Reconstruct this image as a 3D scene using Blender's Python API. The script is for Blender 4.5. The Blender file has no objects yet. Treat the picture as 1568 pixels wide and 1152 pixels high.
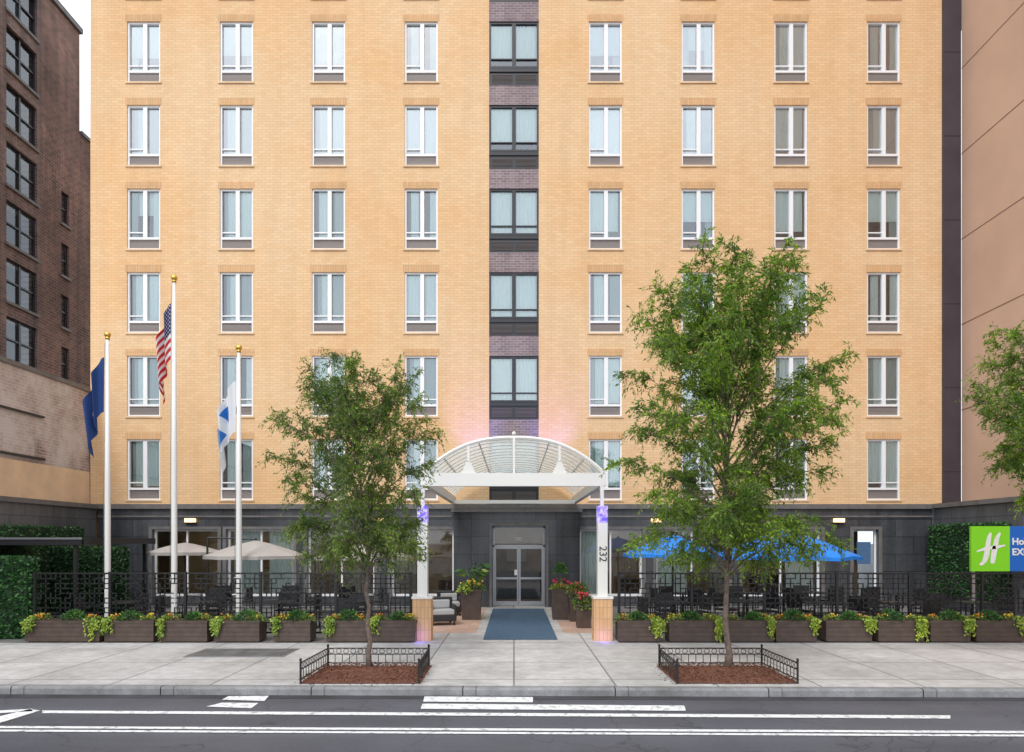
import bpy, math, random
import numpy as np
from mathutils import Vector, Matrix
random.seed(7)
S=bpy.context.scene
# ------------------------------------------------------------------ helpers
class MB:
    def __init__(s): s.v=[];s.f=[];s.m=[]
    def poly(s,pts,m=0):
        n=len(s.v); s.v+= [tuple(p) for p in pts]; s.f.append(tuple(range(n,n+len(pts)))); s.m.append(m)
    def box(s,x0,x1,y0,y1,z0,z1,m=0):
        n=len(s.v)
        s.v+=[(x0,y0,z0),(x1,y0,z0),(x1,y1,z0),(x0,y1,z0),(x0,y0,z1),(x1,y0,z1),(x1,y1,z1),(x0,y1,z1)]
        for q in [(3,2,1,0),(4,5,6,7),(0,1,5,4),(1,2,6,5),(2,3,7,6),(3,0,4,7)]:
            s.f.append(tuple(n+i for i in q)); s.m.append(m)
    def tube(s,pts,rad,n=8,m=0,cap=True):
        pts=[Vector(p) for p in pts]; k=len(pts); b=len(s.v)
        up=Vector((0,0,1))
        for i,p in enumerate(pts):
            t=(pts[min(i+1,k-1)]-pts[max(i-1,0)])
            if t.length<1e-6: t=Vector((0,0,1))
            t.normalize()
            a=t.cross(up) if abs(t.z)<0.95 else t.cross(Vector((0,1,0)))
            a.normalize(); c=t.cross(a)
            r=rad[i] if hasattr(rad,'__len__') else rad
            for j in range(n):
                an=2*math.pi*j/n
                s.v.append(tuple(p+a*(r*math.cos(an))+c*(r*math.sin(an))))
        for i in range(k-1):
            for j in range(n):
                s.f.append((b+i*n+j,b+i*n+(j+1)%n,b+(i+1)*n+(j+1)%n,b+(i+1)*n+j)); s.m.append(m)
        if cap:
            s.f.append(tuple(b+j for j in range(n))[::-1]); s.m.append(m)
            s.f.append(tuple(b+(k-1)*n+j for j in range(n))); s.m.append(m)
    def sphere(s,c,r,m=0,nu=8,nv=6,sz=1,jit=0):
        b=len(s.v)
        for i in range(nv+1):
            th=math.pi*i/nv
            for j in range(nu):
                ph=2*math.pi*j/nu; rr=r*(1+random.uniform(-jit,jit))
                s.v.append((c[0]+rr*math.sin(th)*math.cos(ph),c[1]+rr*math.sin(th)*math.sin(ph),c[2]+rr*sz*math.cos(th)))
        for i in range(nv):
            for j in range(nu):
                s.f.append((b+i*nu+j,b+(i+1)*nu+j,b+(i+1)*nu+(j+1)%nu,b+i*nu+(j+1)%nu)); s.m.append(m)
    def leaf(s,p,d,L,W,m=0):
        d=Vector(d).normalized(); 
        r=Vector((random.gauss(0,1),random.gauss(0,1),random.gauss(0,1)))
        w=d.cross(r)
        if w.length<1e-4: w=Vector((1,0,0))
        w.normalize(); p=Vector(p)
        s.poly([p,p+d*L*.45+w*W*.5,p+d*L,p+d*L*.45-w*W*.5],m)
    def mesh(s,name,mats,smooth=False):
        me=bpy.data.meshes.new(name); me.from_pydata(s.v,[],s.f)
        for m in mats: me.materials.append(m)
        me.polygons.foreach_set('material_index',s.m)
        if smooth: me.polygons.foreach_set('use_smooth',[True]*len(s.f))
        me.update(); return me
    def obj(s,name,mats,parent=None,loc=(0,0,0),smooth=False):
        return addo(name,s.mesh(name,mats,smooth),parent,loc)
def addo(name,data,parent=None,loc=(0,0,0),rotz=0,scale=1):
    o=bpy.data.objects.new(name,data); S.collection.objects.link(o)
    o.location=loc; o.rotation_euler=(0,0,rotz)
    o.scale=(scale,)*3 if not hasattr(scale,'__len__') else scale
    if parent: o.parent=parent
    return o
def empty(name,loc=(0,0,0)):
    o=bpy.data.objects.new(name,None); S.collection.objects.link(o); o.location=loc; o.empty_display_size=.2; return o
class NT:
    def __init__(s,name):
        s.mat=bpy.data.materials.new(name); s.mat.use_nodes=True; s.t=s.mat.node_tree; s.n=s.t.nodes; s.l=s.t.links
        s.b=s.n['Principled BSDF']; s.out=s.n['Material Output']
    def new(s,t,**k):
        n=s.n.new(t)
        for a,b in k.items(): setattr(n,a,b)
        return n
    def link(s,a,b): s.l.new(a,b)
    def math(s,op,a,b=None,c=None):
        n=s.new('ShaderNodeMath',operation=op)
        for i,x in enumerate((a,b,c)):
            if x is None: continue
            if isinstance(x,(int,float)): n.inputs[i].default_value=x
            else: s.link(x,n.inputs[i])
        return n.outputs[0]
    def mix(s,fac,a,b,bt='MIX'):
        n=s.new('ShaderNodeMix',data_type='RGBA',blend_type=bt)
        for i,x in ((0,fac),(6,a),(7,b)):
            if isinstance(x,(int,float,tuple)): n.inputs[i].default_value=x
            else: s.link(x,n.inputs[i])
        return n.outputs[2]
    def noise(s,scale,detail=3,vec=None,rough=.55):
        n=s.new('ShaderNodeTexNoise'); n.inputs['Scale'].default_value=scale; n.inputs['Detail'].default_value=detail; n.inputs['Roughness'].default_value=rough
        if vec is None: vec=s.coord()
        s.link(vec,n.inputs['Vector']); return n.outputs[0]
    def coord(s,k='Object'):
        return s.new('ShaderNodeTexCoord').outputs[k]
    def ramp(s,fac,stops):
        n=s.new('ShaderNodeValToRGB'); e=n.color_ramp.elements
        while len(e)<len(stops): e.new(.5)
        for i,(p,c) in enumerate(stops): e[i].position=p; e[i].color=c
        s.link(fac,n.inputs[0]); return n.outputs[0]
    def bump(s,h,st=.3,d=.02):
        n=s.new('ShaderNodeBump'); n.inputs['Strength'].default_value=st; n.inputs['Distance'].default_value=d
        s.link(h,n.inputs['Height']); s.link(n.outputs[0],s.b.inputs['Normal'])
def plain(name,col,rough=.5,metal=0,var=.12,scale=3,bump=0,emit=None,es=1):
    t=NT(name)
    if var>0:
        f=t.noise(scale,2)
        lo=tuple(c*(1-var) for c in col[:3])+(1,); hi=tuple(min(1,c*(1+var)) for c in col[:3])+(1,)
        t.link(t.ramp(f,[(.3,lo),(.7,hi)]),t.b.inputs['Base Color'])
    else: t.b.inputs['Base Color'].default_value=col
    t.b.inputs['Roughness'].default_value=rough; t.b.inputs['Metallic'].default_value=metal
    if bump: t.bump(t.noise(scale*12,3),bump,.01)
    if emit: t.b.inputs['Emission Color'].default_value=emit; t.b.inputs['Emission Strength'].default_value=es
    return t.mat
def brick(name,c1,c2,mort,bw=.22,rh=.075,ms=.006,axis='x',rough=.85,off=.5,stain=.15,bump=0,bias=0,vscale=6,warm=None):
    t=NT(name); sp=t.new('ShaderNodeSeparateXYZ'); t.link(t.coord(),sp.inputs[0])
    cb=t.new('ShaderNodeCombineXYZ')
    t.link(sp.outputs['X' if axis in('x','g') else 'Y'],cb.inputs[0]); t.link(sp.outputs['Y' if axis=='g' else 'Z'],cb.inputs[1])
    b=t.new('ShaderNodeTexBrick'); b.offset=off; t.link(cb.outputs[0],b.inputs['Vector'])
    b.inputs['Scale'].default_value=1; b.inputs['Brick Width'].default_value=bw; b.inputs['Row Height'].default_value=rh
    b.inputs['Mortar Size'].default_value=ms; b.inputs['Bias'].default_value=bias; b.inputs['Mortar Smooth'].default_value=.2
    b.inputs['Color1'].default_value=c1; b.inputs['Color2'].default_value=c2; b.inputs['Mortar'].default_value=mort
    col=b.outputs['Color']
    n1=t.noise(.25,3)
    if warm: col=t.mix(1.0,col,t.ramp(n1,[(.35,warm),(.62,(1,1,1,1))]),'MULTIPLY')
    else: col=t.mix(1.0,col,t.ramp(n1,[(.3,(1-stain,)*3+(1,)),(.7,(1+stain*.3,)*3+(1,))]),'MULTIPLY')
    n2=t.noise(vscale,3)
    col=t.mix(1.0,col,t.ramp(n2,[(.3,(1-stain*.6,)*3+(1,)),(.65,(1,1,1,1))]),'MULTIPLY')
    mp=t.new('ShaderNodeMapping'); mp.inputs['Scale'].default_value=(1.6,1.6,.12); t.link(t.coord(),mp.inputs[0])
    n3=t.noise(1.5,2,mp.outputs[0])
    if axis!='g': col=t.mix(1.0,col,t.ramp(n3,[(.35,(1-stain*.8,)*3+(1,)),(.6,(1,1,1,1))]),'MULTIPLY')
    t.link(col,t.b.inputs['Base Color']); t.b.inputs['Roughness'].default_value=rough
    if bump: t.bump(t.math('SUBTRACT',1.0,b.outputs['Fac']),bump,.01)
    return t.mat
def glassmat(name,tint=(.85,.95,.93,1),refl=.3,rough=.02,wob=.15,pat=0):
    t=NT(name); t.n.remove(t.b)
    tr=t.new('ShaderNodeBsdfTransparent'); tr.inputs[0].default_value=tint
    gl=t.new('ShaderNodeBsdfGlossy'); gl.inputs['Roughness'].default_value=rough; gl.inputs[0].default_value=(.93,.97,1,1)
    if wob:
        bp=t.new('ShaderNodeBump'); bp.inputs['Strength'].default_value=wob; bp.inputs['Distance'].default_value=.02
        t.link(t.noise(1.3,1),bp.inputs['Height']); t.link(bp.outputs[0],gl.inputs['Normal'])
    fr=t.new('ShaderNodeFresnel'); fr.inputs[0].default_value=1.5
    f=t.math('MINIMUM',t.math('ADD',t.math('MULTIPLY',fr.outputs[0],1.5),refl),1.0)
    mx=t.new('ShaderNodeMixShader'); t.link(f,mx.inputs[0]); t.link(tr.outputs[0],mx.inputs[1]); t.link(gl.outputs[0],mx.inputs[2])
    t.link(mx.outputs[0],t.out.inputs[0]); return t.mat
def leafmat(name,c1,c2,c3,trans=.35):
    t=NT(name); g=t.new('ShaderNodeNewGeometry')
    col=t.ramp(g.outputs['Random Per Island'],[(0,c1),(.55,c2),(1,c3)])
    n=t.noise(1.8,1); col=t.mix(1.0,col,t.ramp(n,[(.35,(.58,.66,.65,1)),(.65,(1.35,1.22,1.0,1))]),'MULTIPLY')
    t.link(col,t.b.inputs['Base Color']); t.b.inputs['Roughness'].default_value=.55
    if trans>0:
        tl=t.new('ShaderNodeBsdfTranslucent'); t.link(t.mix(1.0,col,(1.4,1.5,.7,1),'MULTIPLY'),tl.inputs[0])
        mx=t.new('ShaderNodeMixShader'); mx.inputs[0].default_value=trans
        t.link(t.b.outputs[0],mx.inputs[1]); t.link(tl.outputs[0],mx.inputs[2]); t.link(mx.outputs[0],t.out.inputs[0])
    return t.mat
# ------------------------------------------------------------------ camera/world/light
H=2.3; F=1045.0; CX=787.0; HY=830.0
cam=bpy.data.cameras.new('camera'); co=bpy.data.objects.new('camera',cam); S.collection.objects.link(co)
co.location=(0,0,H); co.rotation_euler=(math.radians(90),0,0)
cam.sensor_width=36; cam.lens=24; cam.shift_y=(HY-576)/1568; cam.shift_x=-(CX-784)/1568; cam.clip_end=3000; cam.clip_start=.1
S.camera=co
def PX(px,Y): return (px-CX)*Y/F
def PZ(py,Y): return H+(HY-py)*Y/F
S.view_settings.view_transform='Standard'
try: S.view_settings.look='None'
except: pass
S.view_settings.exposure=0
sd=Vector((-.30,-.80,.95)).normalized()
W=bpy.data.worlds.new('World'); S.world=W; W.use_nodes=True
wn=W.node_tree.nodes; wl=W.node_tree.links; bg=wn['Background']
sky=wn.new('ShaderNodeTexSky'); sky.sky_type='NISHITA'; sky.sun_disc=False
sky.sun_elevation=math.asin(sd.z); sky.sun_rotation=math.atan2(sd.x,sd.y)
sky.air_density=1.0; sky.dust_density=2.0
tc=wn.new('ShaderNodeTexCoord'); ns=wn.new('ShaderNodeTexNoise'); ns.inputs['Scale'].default_value=3.5; ns.inputs['Detail'].default_value=4
wl.new(tc.outputs['Generated'],ns.inputs['Vector'])
rp=wn.new('ShaderNodeValToRGB'); rp.color_ramp.elements[0].position=.35; rp.color_ramp.elements[0].color=(.45,.45,.45,1); rp.color_ramp.elements[1].position=.6; rp.color_ramp.elements[1].color=(.95,.95,.95,1)
wl.new(ns.outputs[0],rp.inputs[0])
mxw=wn.new('ShaderNodeMix'); mxw.data_type='RGBA'; wl.new(rp.outputs[0],mxw.inputs[0]); wl.new(sky.outputs[0],mxw.inputs[6]); mxw.inputs[7].default_value=(11.0,11.6,12.5,1)
wl.new(mxw.outputs[2],bg.inputs[0]); bg.inputs[1].default_value=.15
sl=bpy.data.lights.new('sun','SUN'); sl.energy=1.5; sl.angle=math.radians(16); sl.color=(1,.98,.95)
so=bpy.data.objects.new('sun',sl); S.collection.objects.link(so); so.rotation_euler=(-sd).to_track_quat('-Z','Y').to_euler(); so.location=(-10,-10,40)
# ------------------------------------------------------------------ materials
M={}
M['ybrick']=brick('yellow_brick',(.84,.59,.345,1),(.79,.52,.28,1),(.68,.475,.285,1),bw=.27,rh=.095,ms=.011,stain=.06,warm=(.98,.89,.78,1),vscale=3)
M['lintel']=brick('soldier_brick',(.77,.47,.24,1),(.70,.41,.19,1),(.55,.36,.20,1),bw=.09,rh=.26,ms=.010,off=0,stain=.08)
M['pbrick']=brick('purple_brick',(.33,.24,.25,1),(.23,.17,.18,1),(.44,.39,.39,1),bw=.25,rh=.09,ms=.010,stain=.2)
M['brown']=brick('brown_brick',(.32,.16,.12,1),(.17,.09,.072,1),(.34,.26,.22,1),bw=.4,rh=.16,ms=.022,axis='y',stain=.4,vscale=1.6)
M['brown2']=brick('greybrown_brick',(.27,.165,.14,1),(.165,.105,.095,1),(.30,.24,.22,1),bw=.4,rh=.16,ms=.022,axis='y',stain=.4,vscale=1.6)
M['white_brick']=brick('whitewashed_brick',(.50,.33,.27,1),(.38,.23,.18,1),(.60,.52,.48,1),axis='y',bw=.28,rh=.1,ms=.016,stain=.3,vscale=2.5)
M['peach']=plain('peach_render',(.76,.55,.35,1),.9,0,.10,1.5,.3)
M['tan']=plain('tan_stucco',(.58,.39,.28,1),.9,0,.07,.6,.3)
M['tanj']=plain('stucco_joint',(.22,.13,.1,1),.9)
M['purple_metal']=plain('dark_metal_cladding',(.055,.042,.052,1),.5,0,.15,1)
M['granite']=brick('grey_granite',(.12,.125,.135,1),(.08,.085,.095,1),(.035,.035,.04,1),bw=1.3,rh=.62,ms=.012,rough=.28,off=.5,stain=.4,vscale=10)
M['granite_y']=brick('grey_granite_side',(.17,.175,.185,1),(.13,.135,.145,1),(.06,.06,.065,1),bw=1.3,rh=.62,ms=.012,axis='y',rough=.4,stain=.35,vscale=12)
M['granite_dark']=brick('polished_granite',(.10,.105,.115,1),(.07,.075,.085,1),(.03,.03,.03,1),bw=.75,rh=.62,ms=.01,rough=.15,off=0,stain=.5,vscale=14)
M['cornice']=plain('stone_cornice',(.15,.14,.135,1),.6,0,.2,3,.2)
M['wframe']=plain('white_window_frame',(.86,.86,.86,1),.4,0,0)
M['dframe']=plain('dark_window_frame',(.025,.025,.03,1),.35,0,0)
M['louver']=plain('grey_louver',(.36,.32,.30,1),.5,0,0)
M['louver2']=plain('louver_dark',(.13,.11,.105,1),.7,0,0)  # darker grey for window louver backing and centre bay slats
M['curtain']=plain('sheer_curtain',(.82,.89,.87,1),.9,0,0)
M['curtain2']=plain('blackout_curtain',(.44,.53,.52,1),.9,0,0)
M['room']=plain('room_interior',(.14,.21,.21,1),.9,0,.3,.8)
M['glass']=glassmat('window_glass',(.90,.98,.97,1),refl=.14,wob=0)
M['glass_top']=glassmat('window_glass_reflective',refl=.34,wob=.5)
M['glass_dark']=glassmat('storefront_glass',(.78,.82,.8,1),refl=.05,wob=0)
M['glass_door']=glassmat('door_glass',(.6,.65,.65,1),refl=.02,wob=0)
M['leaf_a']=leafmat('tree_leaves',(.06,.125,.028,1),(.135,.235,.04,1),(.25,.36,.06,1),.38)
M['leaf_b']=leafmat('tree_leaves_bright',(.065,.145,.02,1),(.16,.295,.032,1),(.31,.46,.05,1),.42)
M['bark']=plain('bark',(.17,.13,.105,1),.95,0,.35,14,.8)
M['black']=plain('black_iron',(.014,.014,.016,1),.45,0,0)
M['white']=plain('white_painted_metal',(.80,.79,.75,1),.4,0,0)
M['steel']=plain('brushed_steel',(.40,.41,.43,1),.35,.8,0)
M['gold']=plain('gold_ball',(.8,.5,.1,1),.25,.9,0)
M['box']=plain('planter_brown',(.085,.058,.046,1),.5,0,.2,5,.1)
M['soil']=plain('soil',(.05,.03,.02,1),.95,0,.3,20,.5)
M['gr_dark']=leafmat('planter_foliage_dark',(.03,.09,.02,1),(.05,.16,.03,1),(.11,.25,.05,1),0)
M['gr_lime']=leafmat('trailing_lime_foliage',(.14,.24,.035,1),(.26,.38,.05,1),(.42,.52,.08,1),0)
M['gr_mid']=leafmat('planter_foliage',(.08,.15,.035,1),(.14,.24,.05,1),(.24,.32,.07,1),0)
M['flower_o']=plain('orange_flower',(.75,.25,.03,1),.6,0,0)
M['flower_y']=plain('yellow_flower',(.8,.55,.04,1),.6,0,0)
M['flower_r']=plain('red_flower',(.55,.04,.06,1),.6,0,0)
M['beige']=plain('beige_canvas',(.42,.39,.36,1),.9,0,.08)
M['blue']=plain('blue_canvas',(.015,.25,.86,1),.7,0,.1)
M['plastic_black']=plain('black_chair_mesh',(.02,.02,.022,1),.5,0,0)
M['cushion']=plain('grey_cushion',(.4,.4,.4,1),.9,0,0)
M['mat']=plain('blue_grey_mat',(.06,.115,.185,1),.95,0,.25,25,.3)
M['amber']=plain('lamp_glow',(1,.8,.5,1),.4,0,0,emit=(1,.6,.25,1),es=2.2)
M['indoor']=plain('lobby_wall',(.34,.27,.20,1),.8,0,.35,.9)
M['downlight']=plain('downlight',(1,.9,.7,1),.4,0,0,emit=(1,.78,.48,1),es=26)
t=NT('asphalt'); n1=t.noise(90,2); n2=t.noise(.5,4)
c=t.ramp(n1,[(.35,(.072,.078,.092,1)),(.7,(.124,.131,.151,1))]); c=t.mix(1.,c,t.ramp(n2,[(.3,(.78,.78,.8,1)),(.7,(1.15,1.15,1.15,1))]),'MULTIPLY')
mp=t.new('ShaderNodeMapping'); mp.inputs['Scale'].default_value=(.03,.9,1); t.link(t.coord(),mp.inputs[0])
c=t.mix(1.,c,t.ramp(t.noise(1.2,3,mp.outputs[0]),[(.35,(.72,.72,.74,1)),(.65,(1.15,1.15,1.15,1))]),'MULTIPLY')
v=t.new('ShaderNodeTexVoronoi',feature='DISTANCE_TO_EDGE'); v.inputs['Scale'].default_value=.45
ad=t.new('ShaderNodeVectorMath',operation='ADD'); nn=t.new('ShaderNodeTexNoise'); nn.inputs['Scale'].default_value=1.6; t.link(t.coord(),nn.inputs['Vector']); t.link(t.coord(),ad.inputs[0]); t.link(nn.outputs['Color'],ad.inputs[1]); t.link(ad.outputs[0],v.inputs['Vector'])
c=t.mix(t.ramp(v.outputs[0],[(.0,(.7,.7,.7,1)),(.008,(0,0,0,1))]),c,(.03,.031,.035,1))
t.link(c,t.b.inputs['Base Color']); t.b.inputs['Roughness'].default_value=.6; t.bump(n1,.4,.01); M['asphalt']=t.mat
t=NT('road_paint'); n1=t.noise(11,5,rough=.75)
c=t.ramp(n1,[(.33,(.20,.21,.23,1)),(.47,(.80,.81,.81,1))]); t.link(c,t.b.inputs['Base Color']); t.b.inputs['Roughness'].default_value=.6; M['paint']=t.mat
def concrete(name,base,bw,rh,offx=0,stain=.2,joint=.5,ms=.012):
    t=NT(name); mp=t.new('ShaderNodeMapping'); mp.inputs['Location'].default_value=(offx,.0,0); t.link(t.coord(),mp.inputs[0])
    b=t.new('ShaderNodeTexBrick'); b.offset=0; t.link(mp.outputs[0],b.inputs['Vector']); b.inputs['Scale'].default_value=1
    b.inputs['Brick Width'].default_value=bw; b.inputs['Row Height'].default_value=rh; b.inputs['Mortar Size'].default_value=ms
    b.inputs['Color1'].default_value=base; b.inputs['Color2'].default_value=tuple(x*.84 for x in base[:3])+(1,); b.inputs['Mortar'].default_value=tuple(x*joint for x in base[:3])+(1,)
    c=b.outputs['Color']
    for sc,a in ((.7,stain),(5,stain*.7),(60,stain*.7)):
        c=t.mix(1.,c,t.ramp(t.noise(sc,3,rough=.65),[(.32,(1-a,1-a,1-a*1.05,1)),(.62,(1.05,1.05,1.05,1))]),'MULTIPLY')
    v=t.new('ShaderNodeTexVoronoi'); v.inputs['Scale'].default_value=3.2; t.link(t.coord(),v.inputs['Vector'])
    c=t.mix(t.ramp(v.outputs['Distance'],[(.05,(.6,.6,.6,1)),(.09,(0,0,0,1))]),c,tuple(x*.5 for x in base[:3])+(1,))
    t.link(c,t.b.inputs['Base Color']); t.b.inputs['Roughness'].default_value=.8; return t.mat
M['concrete']=concrete('sidewalk_concrete',(.60,.59,.58,1),1.63,1.63,0,.24,.42,.018)
M['kerb']=concrete('granite_kerb',(.33,.33,.34,1),2.4,5,.6,.35)
M['paver']=concrete('patio_paver',(.22,.215,.21,1),.6,.6)
M['pink']=concrete('pink_tile',(.60,.40,.31,1),.6,.6,0,.15,.8)
t=NT('mulch'); n1=t.noise(30,4,rough=.7); t.link(t.ramp(n1,[(.3,(.07,.03,.02,1)),(.55,(.21,.085,.05,1)),(.75,(.33,.16,.10,1))]),t.b.inputs['Base Color']); t.b.inputs['Roughness'].default_value=.95; t.bump(n1,1,.03); M['mulch']=t.mat
M['hedge']=leafmat('artificial_ivy',(.012,.06,.016,1),(.03,.12,.03,1),(.06,.18,.04,1),0)
M['hedge_back']=plain('hedge_backing',(.012,.035,.012,1),.9,0,0)
t=NT('canopy_panel'); t.b.inputs['Roughness'].default_value=.3
tl=t.new('ShaderNodeBsdfTranslucent'); tl.inputs[0].default_value=(.80,.86,.84,1); mx=t.new('ShaderNodeMixShader'); mx.inputs[0].default_value=.62
t.link(t.mix(t.noise(2,3),(.46,.48,.46,1),(.62,.64,.61,1)),t.b.inputs['Base Color']); t.link(t.b.outputs[0],mx.inputs[1]); t.link(tl.outputs[0],mx.inputs[2])
tp=t.new('ShaderNodeBsdfTransparent'); tp.inputs[0].default_value=(.9,.95,.93,1); m2=t.new('ShaderNodeMixShader'); m2.inputs[0].default_value=.38
t.link(mx.outputs[0],m2.inputs[1]); t.link(tp.outputs[0],m2.inputs[2]); t.link(m2.outputs[0],t.out.inputs[0]); M['panel']=t.mat
t=NT('column_painted_violet_light'); nz=t.noise(9,4); c=t.ramp(nz,[(.4,(.14,.09,.6,1)),(.6,(.62,.54,.95,1))]); t.link(c,t.b.inputs['Base Color']); t.link(c,t.b.inputs['Emission Color']); t.b.inputs['Emission Strength'].default_value=.35; M['violet']=t.mat  # violet lamp light painted into colour and emission of the column top
mt=M['white_brick']; nt=mt.node_tree; bs=nt.nodes['Principled BSDF']; src=bs.inputs['Base Color'].links[0].from_socket
tx=nt.nodes.new('ShaderNodeTexCoord'); nz=nt.nodes.new('ShaderNodeTexNoise'); nz.inputs['Scale'].default_value=.8; nz.inputs['Detail'].default_value=6; nz.inputs['Roughness'].default_value=.7; nt.links.new(tx.outputs['Object'],nz.inputs['Vector'])
cr=nt.nodes.new('ShaderNodeValToRGB'); cr.color_ramp.elements[0].position=.36; cr.color_ramp.elements[1].position=.6; cr.color_ramp.elements[1].color=(.75,.75,.75,1); nt.links.new(nz.outputs[0],cr.inputs[0])
mxx=nt.nodes.new('ShaderNodeMix'); mxx.data_type='RGBA'; nt.links.new(cr.outputs[0],mxx.inputs[0]); nt.links.new(src,mxx.inputs[6]); mxx.inputs[7].default_value=(.68,.62,.58,1); nt.links.new(mxx.outputs[2],bs.inputs['Base Color'])
# ------------------------------------------------------------------ ground, road, sidewalk
def ky(x,s=-.0143): return 10.75+s*x
b=MB(); b.poly([(-900,-900,-.25),(900,-900,-.25),(900,900,-.25),(-900,900,-.25)]); b.obj('ground',[M['asphalt']])
b=MB(); b.poly([(-80,-12,-.13),(80,-12,-.13),(80,ky(80)+.3,-.13),(-80,ky(-80)+.3,-.13)]); b.obj('road',[M['asphalt']])
b=MB(); kw=.16
b.poly([(-80,ky(-80)+kw,0),(80,ky(80)+kw,0),(80,15.55,0),(-80,15.55,0)],0)
b.obj('sidewalk',[M['concrete']])
b=MB()
def kseg(x0,x1):
    A=[(x,ky(x)) for x in (x0,x1)]
    pr=[(0,-.2),(0,-.035),(.012,-.01),(.035,0),(kw,0)]
    for i in range(4):
        b.poly([(A[0][0],A[0][1]+pr[i][0],pr[i][1]),(A[1][0],A[1][1]+pr[i][0],pr[i][1]),(A[1][0],A[1][1]+pr[i+1][0],pr[i+1][1]),(A[0][0],A[0][1]+pr[i+1][0],pr[i+1][1])],0)
x=-80
while x<80: kseg(x,x+2.385); x+=2.4
b.obj('kerb',[M['kerb']])
b=MB(); b.poly([(-80,ky(-80)-.22,-.126),(80,ky(80)-.22,-.126),(80,ky(80)+.02,-.126),(-80,ky(-80)+.02,-.126)]); b.obj('gutter',[plain('gutter_asphalt',(.045,.045,.05,1),.5,0,.4,2)])
b=MB(); b.poly([(-16,15.55,0),(16.5,15.55,0),(16.5,26,0),(-16,26,0)]); b.obj('patio_floor',[M['paver']])
b=MB()
b.poly([(-2.3,15.56,.004),(2.4,15.56,.004),(2.4,24.9,.004),(-2.3,24.9,.004)],1)
b.poly([(-2.3,17.2,.008),(-.95,17.2,.008),(-.95,23.6,.008),(-2.3,23.6,.008)],0)
b.poly([(1.25,17.2,.008),(2.4,17.2,.008),(2.4,23.6,.008),(1.25,23.6,.008)],0)
b.obj('entrance_paving',[M['pink'],M['concrete']])
b=MB(); b.box(-.72,1.02,16.0,23.3,.012,.024,0); b.obj('door_mat',[M['mat']])
b=MB(); 
b.box(-6.6,-4.6,13.6,14.65,.0,.012,1); b.box(-6.5,-5.62,13.68,14.57,.01,.02,0); b.box(-5.58,-4.7,13.68,14.57,.01,.02,0)
b.obj('sidewalk_hatch',[plain('hatch_plate',(.16,.165,.17,1),.5,.3,.25,3),M['steel']])
def G(px,py):
    z=-.122; Y=F*(H-z)/(py-HY); return (PX(px,Y),Y,z)
def mark(name,pts):
    b=MB(); b.poly([G(*p) for p in pts]); return b.obj(name,[M['paint']])
mark('lane_line',[(65,1092),(1455,1100.5),(1455,1095.5),(65,1088)])
mark('lane_line',[(-40,1114.8),(1600,1123),(1600,1119.5),(-40,1111.5)])
mark('lane_line',[(-40,1120),(1600,1128),(1600,1125),(-40,1117)])
mark('painted_bar',[(648,1074.5),(816,1075.5),(816,1067.5),(650,1066.5)])
mark('painted_bar',[(644,1085.5),(1050,1088.5),(1048,1080.5),(647,1077.5)])
mark('painted_bar',[(340,1071.5),(405,1073.5),(412,1065.5),(350,1066)])
mark('painted_bar',[(316,1082),(385,1084.5),(396,1076.5),(340,1076)])
mark('painted_bar',[(-30,1111),(0,1107),(62,1088),(45,1086),(-30,1104)])
mark('painted_bar',[(-30,1094),(50,1089),(50,1085.5),(-30,1089.5)])
# ------------------------------------------------------------------ wall with openings
def wall(b,x0,x1,z0,z1,y,ops,depth=.14,m=0,mr=None,axis='x'):
    xs=sorted({x0,x1,*[o[0] for o in ops],*[o[1] for o in ops]}); zs=sorted({z0,z1,*[o[2] for o in ops],*[o[3] for o in ops]})
    def P(u,d,z): return (u,y+d,z) if axis=='x' else (y-d,u,z)
    for i in range(len(xs)-1):
        for j in range(len(zs)-1):
            cx=(xs[i]+xs[i+1])/2; cz=(zs[j]+zs[j+1])/2
            if any(o[0]<cx<o[1] and o[2]<cz<o[3] for o in ops): continue
            b.poly([P(xs[i],0,zs[j]),P(xs[i+1],0,zs[j]),P(xs[i+1],0,zs[j+1]),P(xs[i],0,zs[j+1])],m)
    mr=m if mr is None else mr
    for o in ops:
        a,c,e,f=o[:4]
        b.poly([P(a,0,e),P(c,0,e),P(c,depth,e),P(a,depth,e)],mr); b.poly([P(a,0,f),P(a,depth,f),P(c,depth,f),P(c,0,f)],mr)
        b.poly([P(a,0,e),P(a,depth,e),P(a,depth,f),P(a,0,f)],mr); b.poly([P(c,0,e),P(c,0,f),P(c,depth,f),P(c,depth,e)],mr)
FY=24.5; XL=-15.2; XR=PX(1442,FY); TOP=33.0; ZB=3.6
hotel=empty('hotel_building',(0,0,0))
wx=[PX(p,FY) for p in (220,362,503,645,927,1069,1211,1353)]
wtop=[5.98+3.0*k for k in range(9)]; WW=1.19; WH=2.17
ops=[]
for X in wx:
    for zt in wtop: ops.append((X-WW/2,X+WW/2,zt-WH,zt))
bx0,bx1=PX(749,FY),PX(825,FY)
b=MB(); ops.append((bx0,bx1,ZB+.001,TOP-.5))
wall(b,XL,XR,ZB,TOP,FY,ops,.14)
b.poly([(XL,FY,0),(XL,FY,TOP),(XL,45,TOP),(XL,45,0)],0); b.poly([(XR,FY,TOP),(XR,FY,ZB),(XR,45,ZB),(XR,45,TOP)],0)
b.poly([(XL,FY,TOP),(XR,FY,TOP),(XR,45,TOP),(XL,45,TOP)],0); b.poly([(XL,45,0),(XL,45,TOP),(XR,45,TOP),(XR,45,0)],0)
b.obj('walls',[M['ybrick']],hotel)
b=MB()
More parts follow.
